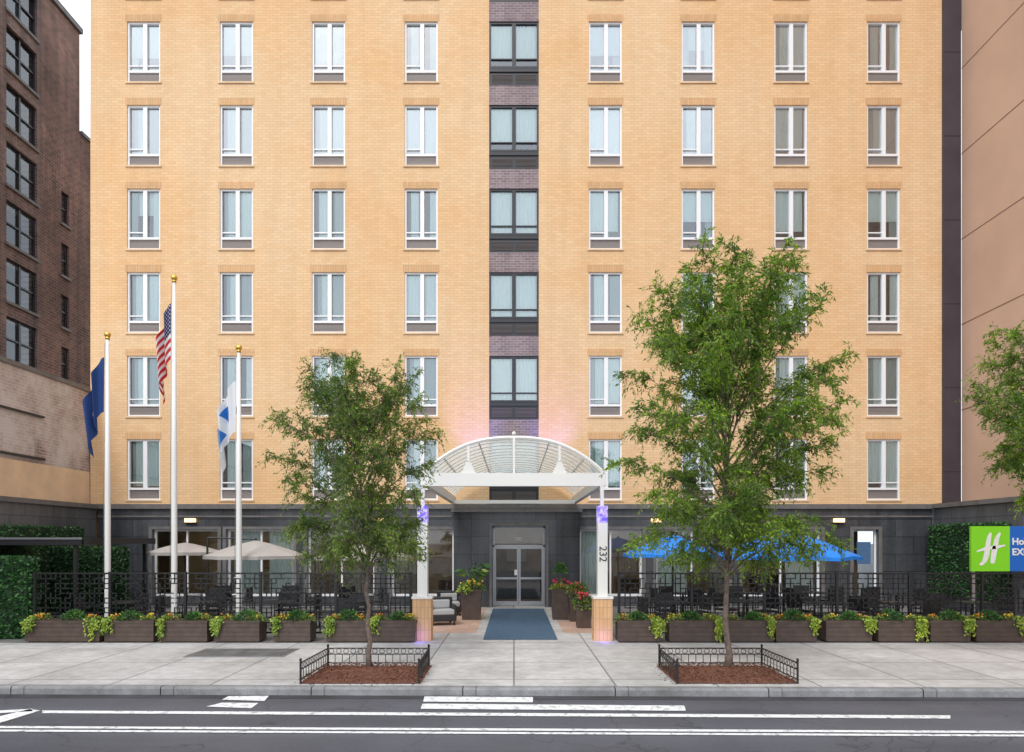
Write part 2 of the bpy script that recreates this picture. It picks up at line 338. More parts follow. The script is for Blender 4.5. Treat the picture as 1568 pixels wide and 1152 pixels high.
for X in wx:
    for zt in wtop:
        b.box(X-WW/2-.06,X+WW/2+.06,FY-.006,FY+.05,zt+.002,zt+.25,0)
        b.box(X-WW/2-.05,X+WW/2+.05,FY-.04,FY+.1,zt-WH-.06,zt-WH-.002,1)
b.obj('lintels_and_sills',[M['lintel'],M['peach']],hotel)
def curtain(b,x0,x1,y,z0,z1,m,amp=.025,wl=.11):
    n=max(4,int((x1-x0)/.03))
    for i in range(n):
        a=x0+(x1-x0)*i/n; c=x0+(x1-x0)*(i+1)/n
        ya=y+amp*math.sin(a*2*math.pi/wl); yc=y+amp*math.sin(c*2*math.pi/wl)
        b.poly([(a,ya,z0),(c,yc,z0),(c,yc,z1),(a,ya,z1)],m)
WM=[M['wframe'],M['glass'],M['curtain'],M['curtain2'],M['room'],M['louver'],M['louver2'],M['glass_top']]
def window_mesh(var,gm=1):
    b=MB(); w=WW/2; f=.06
    b.box(-w,-w+f,.05,.139,0,WH,0); b.box(w-f,w,.05,.139,0,WH,0)
    b.box(-w+f,w-f,.05,.139,WH-f,WH,0); b.box(-w+f,w-f,.05,.139,0,.05,0); b.box(-w+f,w-f,.04,.138,.36,.44,0)
    b.box(-.04,.10,.045,.138,.44,WH-f,0)
    b.box(-w+f,-.04,.075,.136,.60,.64,0)
    if var%2: b.box(.10,w-f,.075,.136,.60,.64,0)
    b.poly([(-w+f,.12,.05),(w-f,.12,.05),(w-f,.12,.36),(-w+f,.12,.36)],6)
    for i in range(7):
        z=.065+i*.042; b.box(-w+f+.002,w-f-.002,.085,.115,z,z+.024,5)
    b.poly([(-w+f,.128,.43),(w-f,.128,.43),(w-f,.128,WH-f),(-w+f,.128,WH-f)],gm)
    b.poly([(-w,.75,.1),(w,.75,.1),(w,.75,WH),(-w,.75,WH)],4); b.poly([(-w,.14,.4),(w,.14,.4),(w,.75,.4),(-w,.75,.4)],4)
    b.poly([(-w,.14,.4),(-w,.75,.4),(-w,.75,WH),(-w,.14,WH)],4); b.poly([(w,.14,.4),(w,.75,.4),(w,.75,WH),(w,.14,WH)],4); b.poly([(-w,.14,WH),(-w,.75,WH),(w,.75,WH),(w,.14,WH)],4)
    k=var%9; y=.155
    if k==0: curtain(b,-w+.24,w-.02,y+.02,.5,WH,2,.012); curtain(b,-w+.1,-w+.24,y+.06,.5,WH,3,.01)
    elif k==1: curtain(b,-w+.02,-.02,y+.02,.66,WH,2,.012); curtain(b,.12,w-.05,y+.02,.44,WH,2,.012)
    elif k==2: curtain(b,-w+.02,w-.02,y+.01,.95,WH,2,.003); curtain(b,-w+.02,-w+.3,y+.05,.44,WH,2,.01)
    elif k==3: curtain(b,-w+.2,-.0,y+.02,.44,WH,2,.012); curtain(b,.18,w-.02,y+.02,.44,WH,3,.012)
    elif k==4: curtain(b,-w+.02,w-.12,y+.02,.7,WH,2,.01,.2)
    elif k==5: curtain(b,-w+.2,-.1,y+.02,.44,WH,2,.012); curtain(b,.30,w-.02,y+.02,.44,WH,2,.012)
    elif k==6: curtain(b,-w+.02,-w+.3,y+.03,.44,WH,3,.012); curtain(b,w-.33,w-.02,y+.02,.44,WH,2,.012); curtain(b,-w+.02,w-.02,y+.09,1.3,WH,2,.004)
    elif k==7: curtain(b,-w+.16,w-.02,y+.05,.44,WH,3,.014); curtain(b,-w+.3,-.02,y+.02,.44,WH,2,.01)
    else: curtain(b,-w+.02,w-.02,y+.02,1.05,WH,2,.003); curtain(b,w-.3,w-.02,y+.06,.44,WH,3,.012)
    return b.mesh('window_unit',WM)
wms=[window_mesh(v) for v in range(9)]; wmt=[window_mesh(v+9,7) for v in range(9)]
rw=random.Random(4)
for i,X in enumerate(wx):
    for k,zt in enumerate(wtop):
        src=wmt if k>=4 else wms
        v=rw.choice([0,1,2,3,4,5,6,7,8]) if k>=3 else rw.choice([0,0,7,3,5,1])
        addo('window',src[v],hotel,(X,FY,zt-WH))
b=MB(); 
BM=[M['dframe'],M['glass'],M['curtain'],M['pbrick'],M['louver2'],M['room'],M['curtain2']]
yb=FY+.03; fr=.07
for k in range(-1,9):
    zt=5.98+3.0*k; zw0=zt-1.62; zl0=zt-2.27
    if zt<ZB+.3: continue
    z1=zt+.73
    b.poly([(bx0,yb,zt),(bx1,yb,zt),(bx1,yb,z1),(bx0,yb,z1)],3); b.box(bx0+.002,bx1-.002,yb-.045,yb-.005,zt-.003,zt+.07,3)
    if k<0: continue
    l0=max(zl0,ZB)
    b.poly([(bx0,yb+.03,l0),(bx1,yb+.03,l0),(bx1,yb+.03,zw0),(bx0,yb+.03,zw0)],0)
    b.box(bx0+.002,bx1-.002,yb-.01,yb+.028,zw0-.17,zw0-.05,0); b.box(bx0+.002,bx1-.002,yb-.01,yb+.028,l0,l0+.06,0)
    for (a,c) in ((bx0+.1,(bx0+bx1)/2-.06),((bx0+bx1)/2+.06,bx1-.1)):
        for i in range(7):
            z=l0+.09+i*.045
            b.box(a,c,yb+.005,yb+.028,z,z+.022,4)
    b.box(bx0+.002,bx0+fr,yb-.01,yb+.07,zw0-.04,zt-.004,0); b.box(bx1-fr,bx1-.002,yb-.01,yb+.07,zw0-.04,zt-.004,0)
    mid=(bx0+bx1)/2; b.box(mid-.07,mid+.07,yb-.01,yb+.07,zw0-.04,zt-.004,0)
    for a,c in ((bx0+fr,mid-.07),(mid+.07,bx1-fr)):
        b.box(a,c,yb-.008,yb+.07,zw0-.04,zw0+.03,0); b.box(a,c,yb-.008,yb+.07,zt-.08,zt-.004,0); b.box(a,c,yb,yb+.06,zw0+.27,zw0+.31,0)
        b.poly([(a,yb+.05,zw0),(c,yb+.05,zw0),(c,yb+.05,zt),(a,yb+.05,zt)],1)
        curtain(b,a-.03,c+.03,yb+.10,zw0+(.33 if k>=4 else .0),zt,2,.012,.13)
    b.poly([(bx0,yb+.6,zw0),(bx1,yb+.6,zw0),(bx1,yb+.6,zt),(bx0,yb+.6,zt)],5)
b.obj('centre_bay',BM,hotel)
base_ops=[(-12.95,-10.6,.35,2.75),(-10.3,-7.9,.35,2.75),(-7.4,-5.0,.35,2.75),(-4.4,-2.15,.35,2.75),(-.75,1.1,.0,2.85),(2.35,4.6,.35,2.75),(5.1,7.7,.35,2.75),(8.2,11.0,.35,2.75),(12.15,13.05,.02,2.75)]
b=MB(); wall(b,-14.9,15.0,0,ZB-.12,FY-.06,base_ops,.3,0); b.obj('stone_base',[M['granite']],hotel)
b=MB(); b.box(-14.9,15.0,FY-.16,FY+.0,ZB-.12,ZB+.05,0); b.box(-14.9,-2.2,FY-.10,FY-.061,ZB-.42,ZB-.36,0); b.box(2.4,15.0,FY-.10,FY-.061,ZB-.42,ZB-.36,0)
for i,(a,c,e,f) in enumerate(base_ops):
    if i==4: continue
    b.box(a-.12,a,FY-.09,FY-.061,0,f+.1,0); b.box(c,c+.12,FY-.09,FY-.061,0,f+.1,0); b.box(a,c,FY-.09,FY-.061,f,f+.1,0)
b.obj('stone_cornice',[M['cornice']],hotel)
b=MB()
for i,(a,c,e,f) in enumerate(base_ops):
    if i==4: continue
    y0=FY+.1
    fm=0
    b.box(a,a+.07,y0,y0+.08,e,f,fm); b.box(c-.07,c,y0,y0+.08,e,f,fm); b.box(a+.07,c-.07,y0,y0+.08,f-.07,f,fm); b.box(a+.07,c-.07,y0,y0+.08,e,e+.08,fm)
    b.poly([(a,y0+.04,e),(c,y0+.04,e),(c,y0+.04,f),(a,y0+.04,f)],1)
    if c-a>1.5:
        m=(a+c)/2; b.box(m-.03,m+.03,y0,y0+.08,e+.08,f-.07,fm)
        if i in (1,5,6): curtain(b,a+.1,m-.1,FY+.35,e,f,2)
        if i in (1,7): curtain(b,m+.2,c-.1,FY+.35,e,f,2)
    else:
        b.box(a+.2,c-.2,y0-.012,y0-.002,1.5,2.3,3); 
b.obj('storefront_windows',[M['wframe'],M['glass_dark'],M['curtain'],plain('door_notice',(.08,.16,.3,1),.5,0,0)],hotel)
b=MB()
b.poly([(-14,27.8,0),(14,27.8,0),(14,27.8,3.4),(-14,27.8,3.4)],0); b.poly([(-14,24.8,3.1),(14,24.8,3.1),(14,27.8,3.1),(-14,27.8,3.1)],0)
b.poly([(-14,24.8,.02),(14,24.8,.02),(14,27.8,.02),(-14,27.8,.02)],0)
for x in (-11.8,-9,-6.2,-3.3,.2,3.4,6.4,9.6): b.box(x-.14,x+.14,26.2,26.48,3.05,3.09,1)
for i in range(14):
    x=-12+i*1.8
    if -2<x<1: continue
    b.box(x,x+.9,27.2,27.7,.02,random.uniform(.7,2.0),random.choice([2,3]))
b.box(-.9,1.3,27.3,27.6,.02,1.1,3); b.box(-.3,.5,27.7,27.78,1.5,2.1,2)
b.obj('lobby_interior',[M['indoor'],M['downlight'],M['cushion'],M['box']],hotel)
b=MB(); y0=24.0
b.box(-2.12,-.75,y0,FY-.062,0,3.35,0); b.box(1.1,2.32,y0,FY-.062,0,3.35,0); b.box(-.75,1.1,y0+.003,FY-.062,2.85,3.35,0)
b.box(-2.2,2.4,y0-.08,FY-.17,3.35,3.45,1); b.box(-.86,-.78,y0-.03,y0,0,2.95,1); b.box(1.13,1.21,y0-.03,y0,0,2.95,1); b.box(-.78,1.13,y0-.03,y0-.001,2.87,2.95,1)
b.obj('entrance_portal',[M['granite_dark'],M['cornice']],hotel)
b=MB(); yd=FY+.12; x0,x1=-.75,1.1; mid=(x0+x1)/2
b.box(x0,x1,yd,yd+.09,2.12,2.19,0); b.box(x0,x1,yd,yd+.09,2.80,2.85,0); b.box(x0,x0+.05,yd,yd+.09,0,2.85,0); b.box(x1-.05,x1,yd,yd+.09,0,2.85,0)
for a,c in ((x0+.05,mid-.01),(mid+.01,x1-.05)):
    b.box(a,a+.055,yd+.01,yd+.07,.02,2.12,0); b.box(c-.055,c,yd+.01,yd+.07,.02,2.12,0); b.box(a+.055,c-.055,yd+.01,yd+.07,.02,.16,0); b.box(a+.055,c-.055,yd+.01,yd+.07,2.05,2.12,0); b.box(a+.055,c-.055,yd+.01,yd+.07,.95,1.02,0)
    b.poly([(a,yd+.04,.1),(c,yd+.04,.1),(c,yd+.04,2.1),(a,yd+.04,2.1)],1)
b.poly([(x0,yd+.05,2.2),(x1,yd+.05,2.2),(x1,yd+.05,2.8),(x0,yd+.05,2.8)],1)
b.box(mid-.16,mid-.06,yd-.0,yd+.009,1.1,1.3,2)
b.obj('entrance_doors',[M['steel'],M['glass_door'],M['white']],hotel)
b=MB()
for X in (PX(294,FY),PX(580,FY),PX(1004,FY),PX(1282,FY)):
    b.box(X-.2,X+.2,FY-.2,FY-.061,2.97,3.0,1); b.box(X-.18,X+.18,FY-.19,FY-.07,3.0,3.14,0); b.box(X-.2,X+.2,FY-.2,FY-.061,3.14,3.18,1)
b.obj('wall_lamps',[M['amber'],M['dframe']],hotel)
b=MB(); b.box(XR+.003,PX(1468,FY)+.02,FY-.1,FY+.4,ZB,TOP,0)
for k in range(9): b.box(XR+.004,PX(1468,FY)+.019,FY-.105,FY-.101,ZB+1.2+3*k,ZB+1.22+3*k,1)
b.obj('metal_cladding_strip',[M['purple_metal'],M['black']],hotel)
def text(s,size,mat,loc,rot,parent,name,ext=.004,al='CENTER',bold=0):
    c=bpy.data.curves.new(name,'FONT'); c.body=s; c.size=size; c.extrude=ext; c.align_x=al; c.align_y='CENTER'; c.offset=bold
    o=bpy.data.objects.new(name,c); S.collection.objects.link(o); c.materials.append(mat); o.location=loc; o.rotation_euler=rot; o.parent=parent; return o
text('232',.16,M['white'],(mid,yd-.002,2.4),(math.radians(90),0,0),hotel,'house_number')
# ------------------------------------------------------------------ right stucco building
sb=empty('stucco_building'); b=MB(); X=16.0
b.poly([(X,2,0),(X,2,36),(X,FY-.1,36),(X,FY-.1,0)][::-1],0); b.poly([(X,2,0),(X+25,2,0),(X+25,2,36),(X,2,36)],0); b.poly([(X,2,36),(X+25,2,36),(X+25,45,36),(X,45,36)],0); b.poly([(X+25,2,0),(X+25,45,0),(X+25,45,36),(X+25,2,36)],0)
b.obj('walls',[M['tan']],sb)
b=MB()
for z in (7.0,10.05,13.1,16.15,19.2,22.3): b.box(X-.006,X+.01,2,FY-.1,z,z+.035,0)
for y in (3,9,15,): b.box(X-.006,X+.01,y,y+.03,4,36,0)
b.obj('stucco_joints',[M['tanj']],sb)
b=MB(); b.box(15.0,X-.01,19.8,FY-.062,0,ZB-.1,0); b.box(14.9,X-.01,19.7,FY-.17,ZB-.1,ZB+.05,1); b.obj('stone_plinth',[M['granite_y'],M['cornice']],sb)
# ------------------------------------------------------------------ left party wall + brown building
pw=empty('party_wall_building'); b=MB(); X=-15.26
b.poly([(X,2,4.8),(X,FY,4.8),(X,FY,7.7),(X,2,7.7)],0); b.poly([(X-9,2,0),(X,2,0),(X,2,7.7),(X-9,2,7.7)],0); b.poly([(X,2,7.7),(X,FY,7.7),(X-9.5,FY,7.7),(X-9.5,2,7.7)],0); b.poly([(X,FY,0),(X,FY,7.7),(X-9.5,FY,7.7),(X-9.5,FY,0)],0)
b.poly([(X+.03,2,3.5),(X+.03,FY,3.5),(X+.03,FY,4.8),(X+.03,2,4.8)],1); b.poly([(X+.03,2,4.8),(X+.03,FY,4.8),(X,FY,4.8),(X,2,4.8)],1)
b.box(X-.1,X+.06,2,FY-.003,7.68,7.82,2)
b.obj('walls',[M['white_brick'],M['peach'],M['cornice']],pw)
b=MB(); b.box(X+.002,X+.08,10,22.1,6.3,6.36,0); b.box(X+.032,X+.1,10,22.1,4.93,5.0,0)
b.obj('conduits',[M['black']],pw)
b=MB(); b.box(X-.3,-14.9,2,FY-.17,0,ZB-.12,0); b.box(X-.3,-14.8,2,FY-.17,ZB-.12,ZB+.03,1); b.obj('stone_plinth',[M['granite_y'],M['cornice']],pw)
bb=empty('brown_brick_building'); b=MB(); X=-25.2
Yof=lambda px:F*25.2/(CX-px)
rows=[11.4+2.9*k for k in range(7)]
o1=[(Yof(10),Yof(57),z,z+2.15) for z in rows]+[(Yof(-52),Yof(-8),z,z+2.15) for z in rows]
o2=[(Yof(94),Yof(106),z,z+1.8) for z in rows[:4]]
def wy(b,y0,y1,z0,z1,ops,m): 
    ysx=sorted({y0,y1,*[o[0] for o in ops],*[o[1] for o in ops]}); zs=sorted({z0,z1,*[o[2] for o in ops],*[o[3] for o in ops]})
    for i in range(len(ysx)-1):
        for j in range(len(zs)-1):
            cy=(ysx[i]+ysx[i+1])/2; cz=(zs[j]+zs[j+1])/2
            if any(o[0]<cy<o[1] and o[2]<cz<o[3] for o in ops): continue
            b.poly([(X,ysx[i],zs[j]),(X,ysx[i+1],zs[j]),(X,ysx[i+1],zs[j+1]),(X,ysx[i],zs[j+1])],m)
    for (a,c,e,f) in ops:
        d=.3
        b.poly([(X,a,e),(X,c,e),(X-d,c,e),(X-d,a,e)],m); b.poly([(X,a,f),(X-d,a,f),(X-d,c,f),(X,c,f)],m); b.poly([(X,c,e),(X,c,f),(X-d,c,f),(X-d,c,e)],m); b.poly([(X,a,e),(X-d,a,e),(X-d,a,f),(X,a,f)],m)
ya=Yof(65); yb2=Yof(122)
wy(b,20,ya,0,31.8,o1,1); wy(b,ya,yb2,0,31.8,o2,0); wy(b,yb2,46,0,26.0,[],0)
b.poly([(X,20,0),(X,20,31.8),(X-14,20,31.8),(X-14,20,0)],0); b.poly([(X,20,31.8),(X,yb2,31.8),(X-14,yb2,31.8),(X-14,20,31.8)],0); b.poly([(X,yb2,0),(X,yb2,31.8),(X-14,yb2,31.8),(X-14,yb2,0)],0)
b.obj('walls',[M['brown'],M['brown2']],bb)
b=MB()
for (a,c,e,f) in o1+o2:
    b.poly([(X-.22,a,e),(X-.22,c,e),(X-.22,c,f),(X-.22,a,f)],1); b.poly([(X-.8,a,e),(X-.8,c,e),(X-.8,c,f),(X-.8,a,f)],2)
    fr_=[a,(a+c)/2,c] if c-a>1 else [a,c]
    for q in fr_: b.box(X-.2,X-.12,q-.06,q+.06,e,f,0)
    for zq in (e,(e+f)/2,f): b.box(X-.2,X-.13,a,c,zq-.04,zq+.04,0)
    b.box(X-.1,X+.1,a-.1,c+.1,e-.14,e-.005,3)
b.obj('windows',[M['dframe'],M['glass_door'],M['room'],M['cornice']],bb)
b=MB(); b.box(X-.2,X+.15,20,yb2+.1,31.8,32.1,0); b.box(X-.2,X+.1,yb2+.11,46,26.0,26.2,0); b.obj('parapet_coping',[M['cornice']],bb)
# ------------------------------------------------------------------ canopy
can=empty('entrance_canopy'); YC0=16.2; YC1=24.2; HWc=2.12; ZS=3.95; RISE=.82
def arc(u): return (u*HWc, ZS+RISE*(1-abs(u)**2.5))
NA=28
b=MB()
for i in range(NA):
    (xa,za),(xc,zc)=arc(-1+2*i/NA),arc(-1+2*(i+1)/NA)
    b.poly([(xa,YC0,za+.05),(xc,YC0,zc+.05),(xc,YC1,zc+.05),(xa,YC1,za+.05)],0)
b.obj('roof_panels',[M['panel']],can,smooth=True)
b=MB()
for k in range(14):
    y=YC0+(YC1-YC0)*(k/13); r=.05 if k==0 else .02
    b.tube([(arc(-1+2*i/NA)[0],y,arc(-1+2*i/NA)[1]) for i in range(NA+1)],r,6,0)
for u in (-.8,-.4,0,.4,.8):
    x,z=arc(u); b.box(x-.015,x+.015,YC0,YC1,z-.0,z+.04,0)
b.box(-HWc-.06,HWc+.06,YC0-.07,YC0+.07,3.62,3.93,0)
b.box(-HWc+.06,HWc-.06,YC1-1.05,YC1-.95,3.60,3.72,0)
for sx in (-1,1): b.box(sx*HWc-.07,sx*HWc+.07,YC0+.08,YC1,3.64,3.88,0)
b.box(-.03,.03,YC0-.05,YC0+.02,3.93,ZS+RISE,0)
for x in (-1.08,1.08):
    zt=arc(x/HWc)[1]-.03
    b.poly([(x-.17,YC0-.03,3.93),(x+.17,YC0-.03,3.93),(x+.04,YC0-.03,3.93+.28),(x-.04,YC0-.03,3.93+.28)],0); b.box(x-.03,x+.03,YC0-.03,YC0+.02,4.2,zt,0)
b.sphere((0,YC0-.02,ZS+RISE+.10),.05,0)
b.obj('frame',[M['white']],can,smooth=False)
for sx,cx in ((-1,PX(647.5,16.0)),(1,PX(922,16.0))):
    b=MB(); b.box(cx-.215,cx+.215,15.8,16.23,0,.98,0); b.box(cx-.235,cx+.235,15.78,16.25,.98,1.03,1)
    b.box(cx-.115,cx+.115,15.9,16.13,1.03,2.75,1); b.box(cx-.118,cx+.118,15.895,16.135,2.75,3.14,2); b.box(cx-.04,cx+.04,16.0,16.1,3.14,3.66,1)
    b.obj('post',[M['lintel'],M['white'],M['violet']],can)
    text('232',.25,M['black'],(cx,15.893,2.02),(math.radians(90),math.radians(90),0),can,'number_232')
    L=bpy.data.lights.new('violet_lamp','POINT'); L.energy=2.2; L.color=(.3,.2,1); L.shadow_soft_size=.08
    o=bpy.data.objects.new('violet_lamp',L); S.collection.objects.link(o); o.location=(cx,15.6,.12); o.parent=can
    L=bpy.data.lights.new('violet_lamp_upper','POINT'); L.energy=2.2; L.color=(.3,.2,1); L.shadow_soft_size=.05
    o=bpy.data.objects.new('violet_lamp_upper',L); S.collection.objects.link(o); o.location=(cx,15.6,3.05); o.parent=can
    L2=bpy.data.lights.new('violet_uplight','SPOT'); L2.energy=330; L2.color=(.22,.2,1); L2.spot_size=math.radians(64); L2.spot_blend=1; L2.shadow_soft_size=.05
    o=bpy.data.objects.new('violet_uplight',L2); S.collection.objects.link(o); o.location=(sx*1.45,22.8,4.8); o.parent=can
    o.rotation_euler=(Vector((sx*1.35,FY,6.8))-o.location).to_track_quat('-Z','Y').to_euler()
# ------------------------------------------------------------------ flagpoles & flags
def flagmat(kind):
    t=NT('flag_'+kind); sp=t.new('ShaderNodeSeparateXYZ'); t.link(t.coord('UV'),sp.inputs[0]); u,v=sp.outputs[0],sp.outputs[1]
    if kind=='us':
        st=t.math('GREATER_THAN',t.math('FRACT',t.math('MULTIPLY',v,6.5)),.5)
        c=t.mix(st,(.6,.02,.035,1),(.85,.84,.82,1))
        cant=t.math('MULTIPLY',t.math('LESS_THAN',u,.34),t.math('LESS_THAN',v,.54))
        du=t.math('SUBTRACT',t.math('FRACT',t.math('MULTIPLY',u,20)),.5); dv=t.math('SUBTRACT',t.math('FRACT',t.math('MULTIPLY',v,14)),.5)
        star=t.math('LESS_THAN',t.math('ADD',t.math('MULTIPLY',du,du),t.math('MULTIPLY',dv,dv)),.05)
        c=t.mix(cant,c,t.mix(star,(.02,.03,.13,1),(.75,.75,.75,1)))
    elif kind=='state':
        du=t.math('SUBTRACT',u,.5); dv=t.math('SUBTRACT',v,.5); d=t.math('ADD',t.math('MULTIPLY',t.math('MULTIPLY',du,du),2.5),t.math('MULTIPLY',dv,dv))
        c=t.mix(t.math('LESS_THAN',d,.05),(.02,.06,.22,1),t.ramp(t.noise(9,3),[(.42,(.04,.15,.4,1)),(.5,(.65,.3,.08,1)),(.6,(.7,.7,.72,1))]))
    else:
        du=t.math('SUBTRACT',u,.5); dv=t.math('SUBTRACT',v,.5); d=t.math('ADD',t.math('MULTIPLY',du,du),t.math('MULTIPLY',dv,dv))
        w=t.math('GREATER_THAN',t.math('SINE',t.math('ADD',t.math('MULTIPLY',u,14),t.math('MULTIPLY',v,9))),-.2)
        c=t.mix(t.math('MULTIPLY',t.math('LESS_THAN',d,.10),w),(.82,.86,.9,1),(.03,.2,.6,1))
    t.link(c,t.b.inputs['Base Color']); t.b.inputs['Roughness'].default_value=.8
    tl=t.new('ShaderNodeBsdfTranslucent'); t.link(c,tl.inputs[0]); mx=t.new('ShaderNodeMixShader'); mx.inputs[0].default_value=.3
    t.link(t.b.outputs[0],mx.inputs[1]); t.link(tl.outputs[0],mx.inputs[2]); t.link(mx.outputs[0],t.out.inputs[0]); return t.mat
def flag(parent,kind,x,y,ztop,h,width,drop,ph):
    nu,nv=48,24; v=[];f=[];uv=[]
    for j in range(nv+1):
        for i in range(nu+1):
            u=i/nu; w=j/nv
            px=x-.05-width*(u**.6)*(1-.35*w*u)-.05*math.sin(u*8+ph+w*.8)*u
            py=y+.13*math.sin(u*13+ph+w*1.0)*min(1,u*3)
            pz=ztop-w*h*(1-.1*u)-drop*(u**1.15)+.03*math.sin(u*13+ph)
            v.append((px,py,pz)); uv.append((u,w))
    for j in range(nv):
        for i in range(nu):
            a=j*(nu+1)+i; f.append((a,a+1,a+nu+2,a+nu+1))
    me=bpy.data.meshes.new('flag'); me.from_pydata(v,[],f); me.materials.append(flagmat(kind)); l=me.uv_layers.new(name='UVMap')
    for lp in me.loops: l.data[lp.index].uv=uv[lp.vertex_index]
    me.polygons.foreach_set('use_smooth',[True]*len(f)); addo('flag_cloth',me,parent)
Yp=17.5
for px,top,kind,ft,hh,wd,dr,ph in ((165,520,'state',548,1.4,.50,1.35,.3),(267,433,'us',466,1.45,.36,1.3,1.9),(366,540,'ihg',584,1.3,.52,1.25,3.)):
    e=empty('flagpole'); X=PX(px,Yp); zt=PZ(top,Yp); b=MB()
    b.tube([(X,Yp,0),(X,Yp,.3),(X,Yp,zt*.5),(X,Yp,zt)],[.085,.075,.068,.04],14,0); b.tube([(X,Yp,0),(X,Yp,.1)],.16,14,0)
    b.tube([(X,Yp,zt),(X,Yp,zt+.06)],.055,10,1); b.sphere((X,Yp,zt+.12),.08,1,12,8)
    b.tube([(X-.09,Yp-.04,1.3),(X-.06,Yp-.03,zt-.1)],.006,5,2); b.box(X-.1,X-.04,Yp-.07,Yp-.03,1.25,1.4,2)
    b.obj('pole',[M['white'],M['gold'],M['steel']],e,smooth=True); flag(e,kind,X-.03,Yp,PZ(ft,Yp),hh,wd,dr,ph)
# ------------------------------------------------------------------ fence
def fence(x0,x1,y,seed):
    r=random.Random(seed); e=empty('metal_fence'); b=MB(); n=round((x1-x0)/1.8); w=(x1-x0)/n; cs=.115; z0,z1=.12,1.57; t=.014
    for i in range(n):
        a=x0+i*w; c=a+w
        b.box(a-.03,a+.03,y-.03,y+.03,0,z1+.02,0)
        b.box(a+.03,c-.03,y-.02,y+.02,z1-.035,z1,0); b.box(a+.03,c-.03,y-.02,y+.02,z0,z0+.035,0)
        nc=int((w-.05)/cs); cw=(w-.05)/nc; nr=12; rh=(z1-z0-.06)/nr
        for k in range(nc+1):
            for q in range(nr):
                if r.random()<.7: xx=a+.025+k*cw; b.box(xx-t,xx+t,y-.006,y+.006,z0+.03+q*rh-t,z0+.03+(q+1)*rh+t,0)
        for k in range(nc):
            for q in range(nr+1):
                if r.random()<.7: xx=a+.025+k*cw; zz=z0+.03+q*rh; b.box(xx+t+.0005,xx+cw-t-.0005,y-.0055,y+.0055,zz-t+.001,zz+t-.001,0)
    b.box(x1-.03,x1+.03,y-.03,y+.03,0,z1+.02,0)
    b.obj('panels',[M['black']],e)
fence(-11.4,-2.45,16.25,1); fence(2.5,14.6,16.25,2)
# ------------------------------------------------------------------ planters
def ballleaves(b,c,r,n,L,W,m,sz=1):
    for _ in range(n):
        d=Vector((random.gauss(0,1),random.gauss(0,1),random.gauss(0,1))).normalized(); d.z=abs(d.z)*1.0-.15
        k=r*random.uniform(.6,1.05); p=Vector(c)+Vector((d.x*k,d.y*k,d.z*k*sz)); b.leaf(p,d+Vector((random.gauss(0,.5),random.gauss(0,.5),random.gauss(0,.5))),L,W,m)
PM=[M['gr_dark'],M['gr_mid'],M['gr_lime'],M['flower_o'],M['flower_y'],M['flower_r']]
def plants(seed,w,trail):
    random.seed(seed); b=MB()
    c=random.uniform(-.15,.15); rs=random.uniform(.95,1.35)
    ballleaves(b,(c,.0,.5),.21*rs,580,.055,.032,0,.95)
    for sx in (-1,1):
        xx=sx*w*.33+random.uniform(-.05,.05); ballleaves(b,(xx,-.02,.47),.19*random.uniform(.8,1.25),260,.05,.03,1,.9)
        n=random.randint(4,22); cl=random.choice([3,3,4])
        for _ in range(n):
            a=random.uniform(0,6.3); rr=random.uniform(0,.16); b.sphere((xx+rr*math.cos(a),-.04+rr*math.sin(a)*.8,.60+random.uniform(-.06,.04)),random.uniform(.012,.024),cl if random.random()<.8 else 4,5,4)
    for s in trail:
        tw=random.uniform(.05,.12); L0=random.uniform(.30,.52)
        for k in range(12):
            x=s*(w*.44)+random.gauss(0,tw*.7); L=L0*random.uniform(.35,1.05)
            for i in range(22):
                q=Vector((x+random.gauss(0,.018)+.02*math.sin(i*.5+k),-.26-random.uniform(0,.06),.55-L*i/22)); b.leaf(q,(random.gauss(0,.6),-.6,-.7),.06,.045,2)
        ballleaves(b,(s*w*.44,-.12,.49),.12,90,.065,.05,2,.7)
    return b.mesh('plants',PM)
def planter(x0,x1,var,trail):
    w=x1-x0; e=empty('planter_box',((x0+x1)/2,15.82,0)); b=MB(); h=.5; d=.24
    b.box(-w/2,w/2,-d,d,.03,h-.05,0); b.box(-w/2-.012,w/2+.012,-d-.012,d+.012,h-.05,h,0); b.box(-w/2+.05,w/2-.05,-d+.04,d-.04,0,.03,0)
    b.box(-w/2+.03,w/2-.03,-d+.03,d-.03,h,h+.006,1)
    for i in range(1,4): z=.03+i*.105; b.box(-w/2-.003,w/2+.003,-d-.003,-d+.01,z,z+.006,1)
    o=b.obj('box',[M['box'],M['soil']],e)
    addo('plants',plants(var,w,trail),e)
Lp=[(38,152),(160,235),(245,317),(328,397),(418,475),(500,563),(570,636)]
Rp=[(947,1010),(1025,1105),(1114,1185),(1188,1250),(1265,1335),(1345,1415),(1425,1486),(1495,1570)]
sP=F/15.58
for i,(a,c) in enumerate(Lp): planter((a-CX)/sP,(c-CX)/sP,20+i,(-1,) if i not in(0,) else (-1,1))
for i,(a,c) in enumerate(Rp): planter((a-CX)/sP,(c-CX)/sP,50+i,(1,))
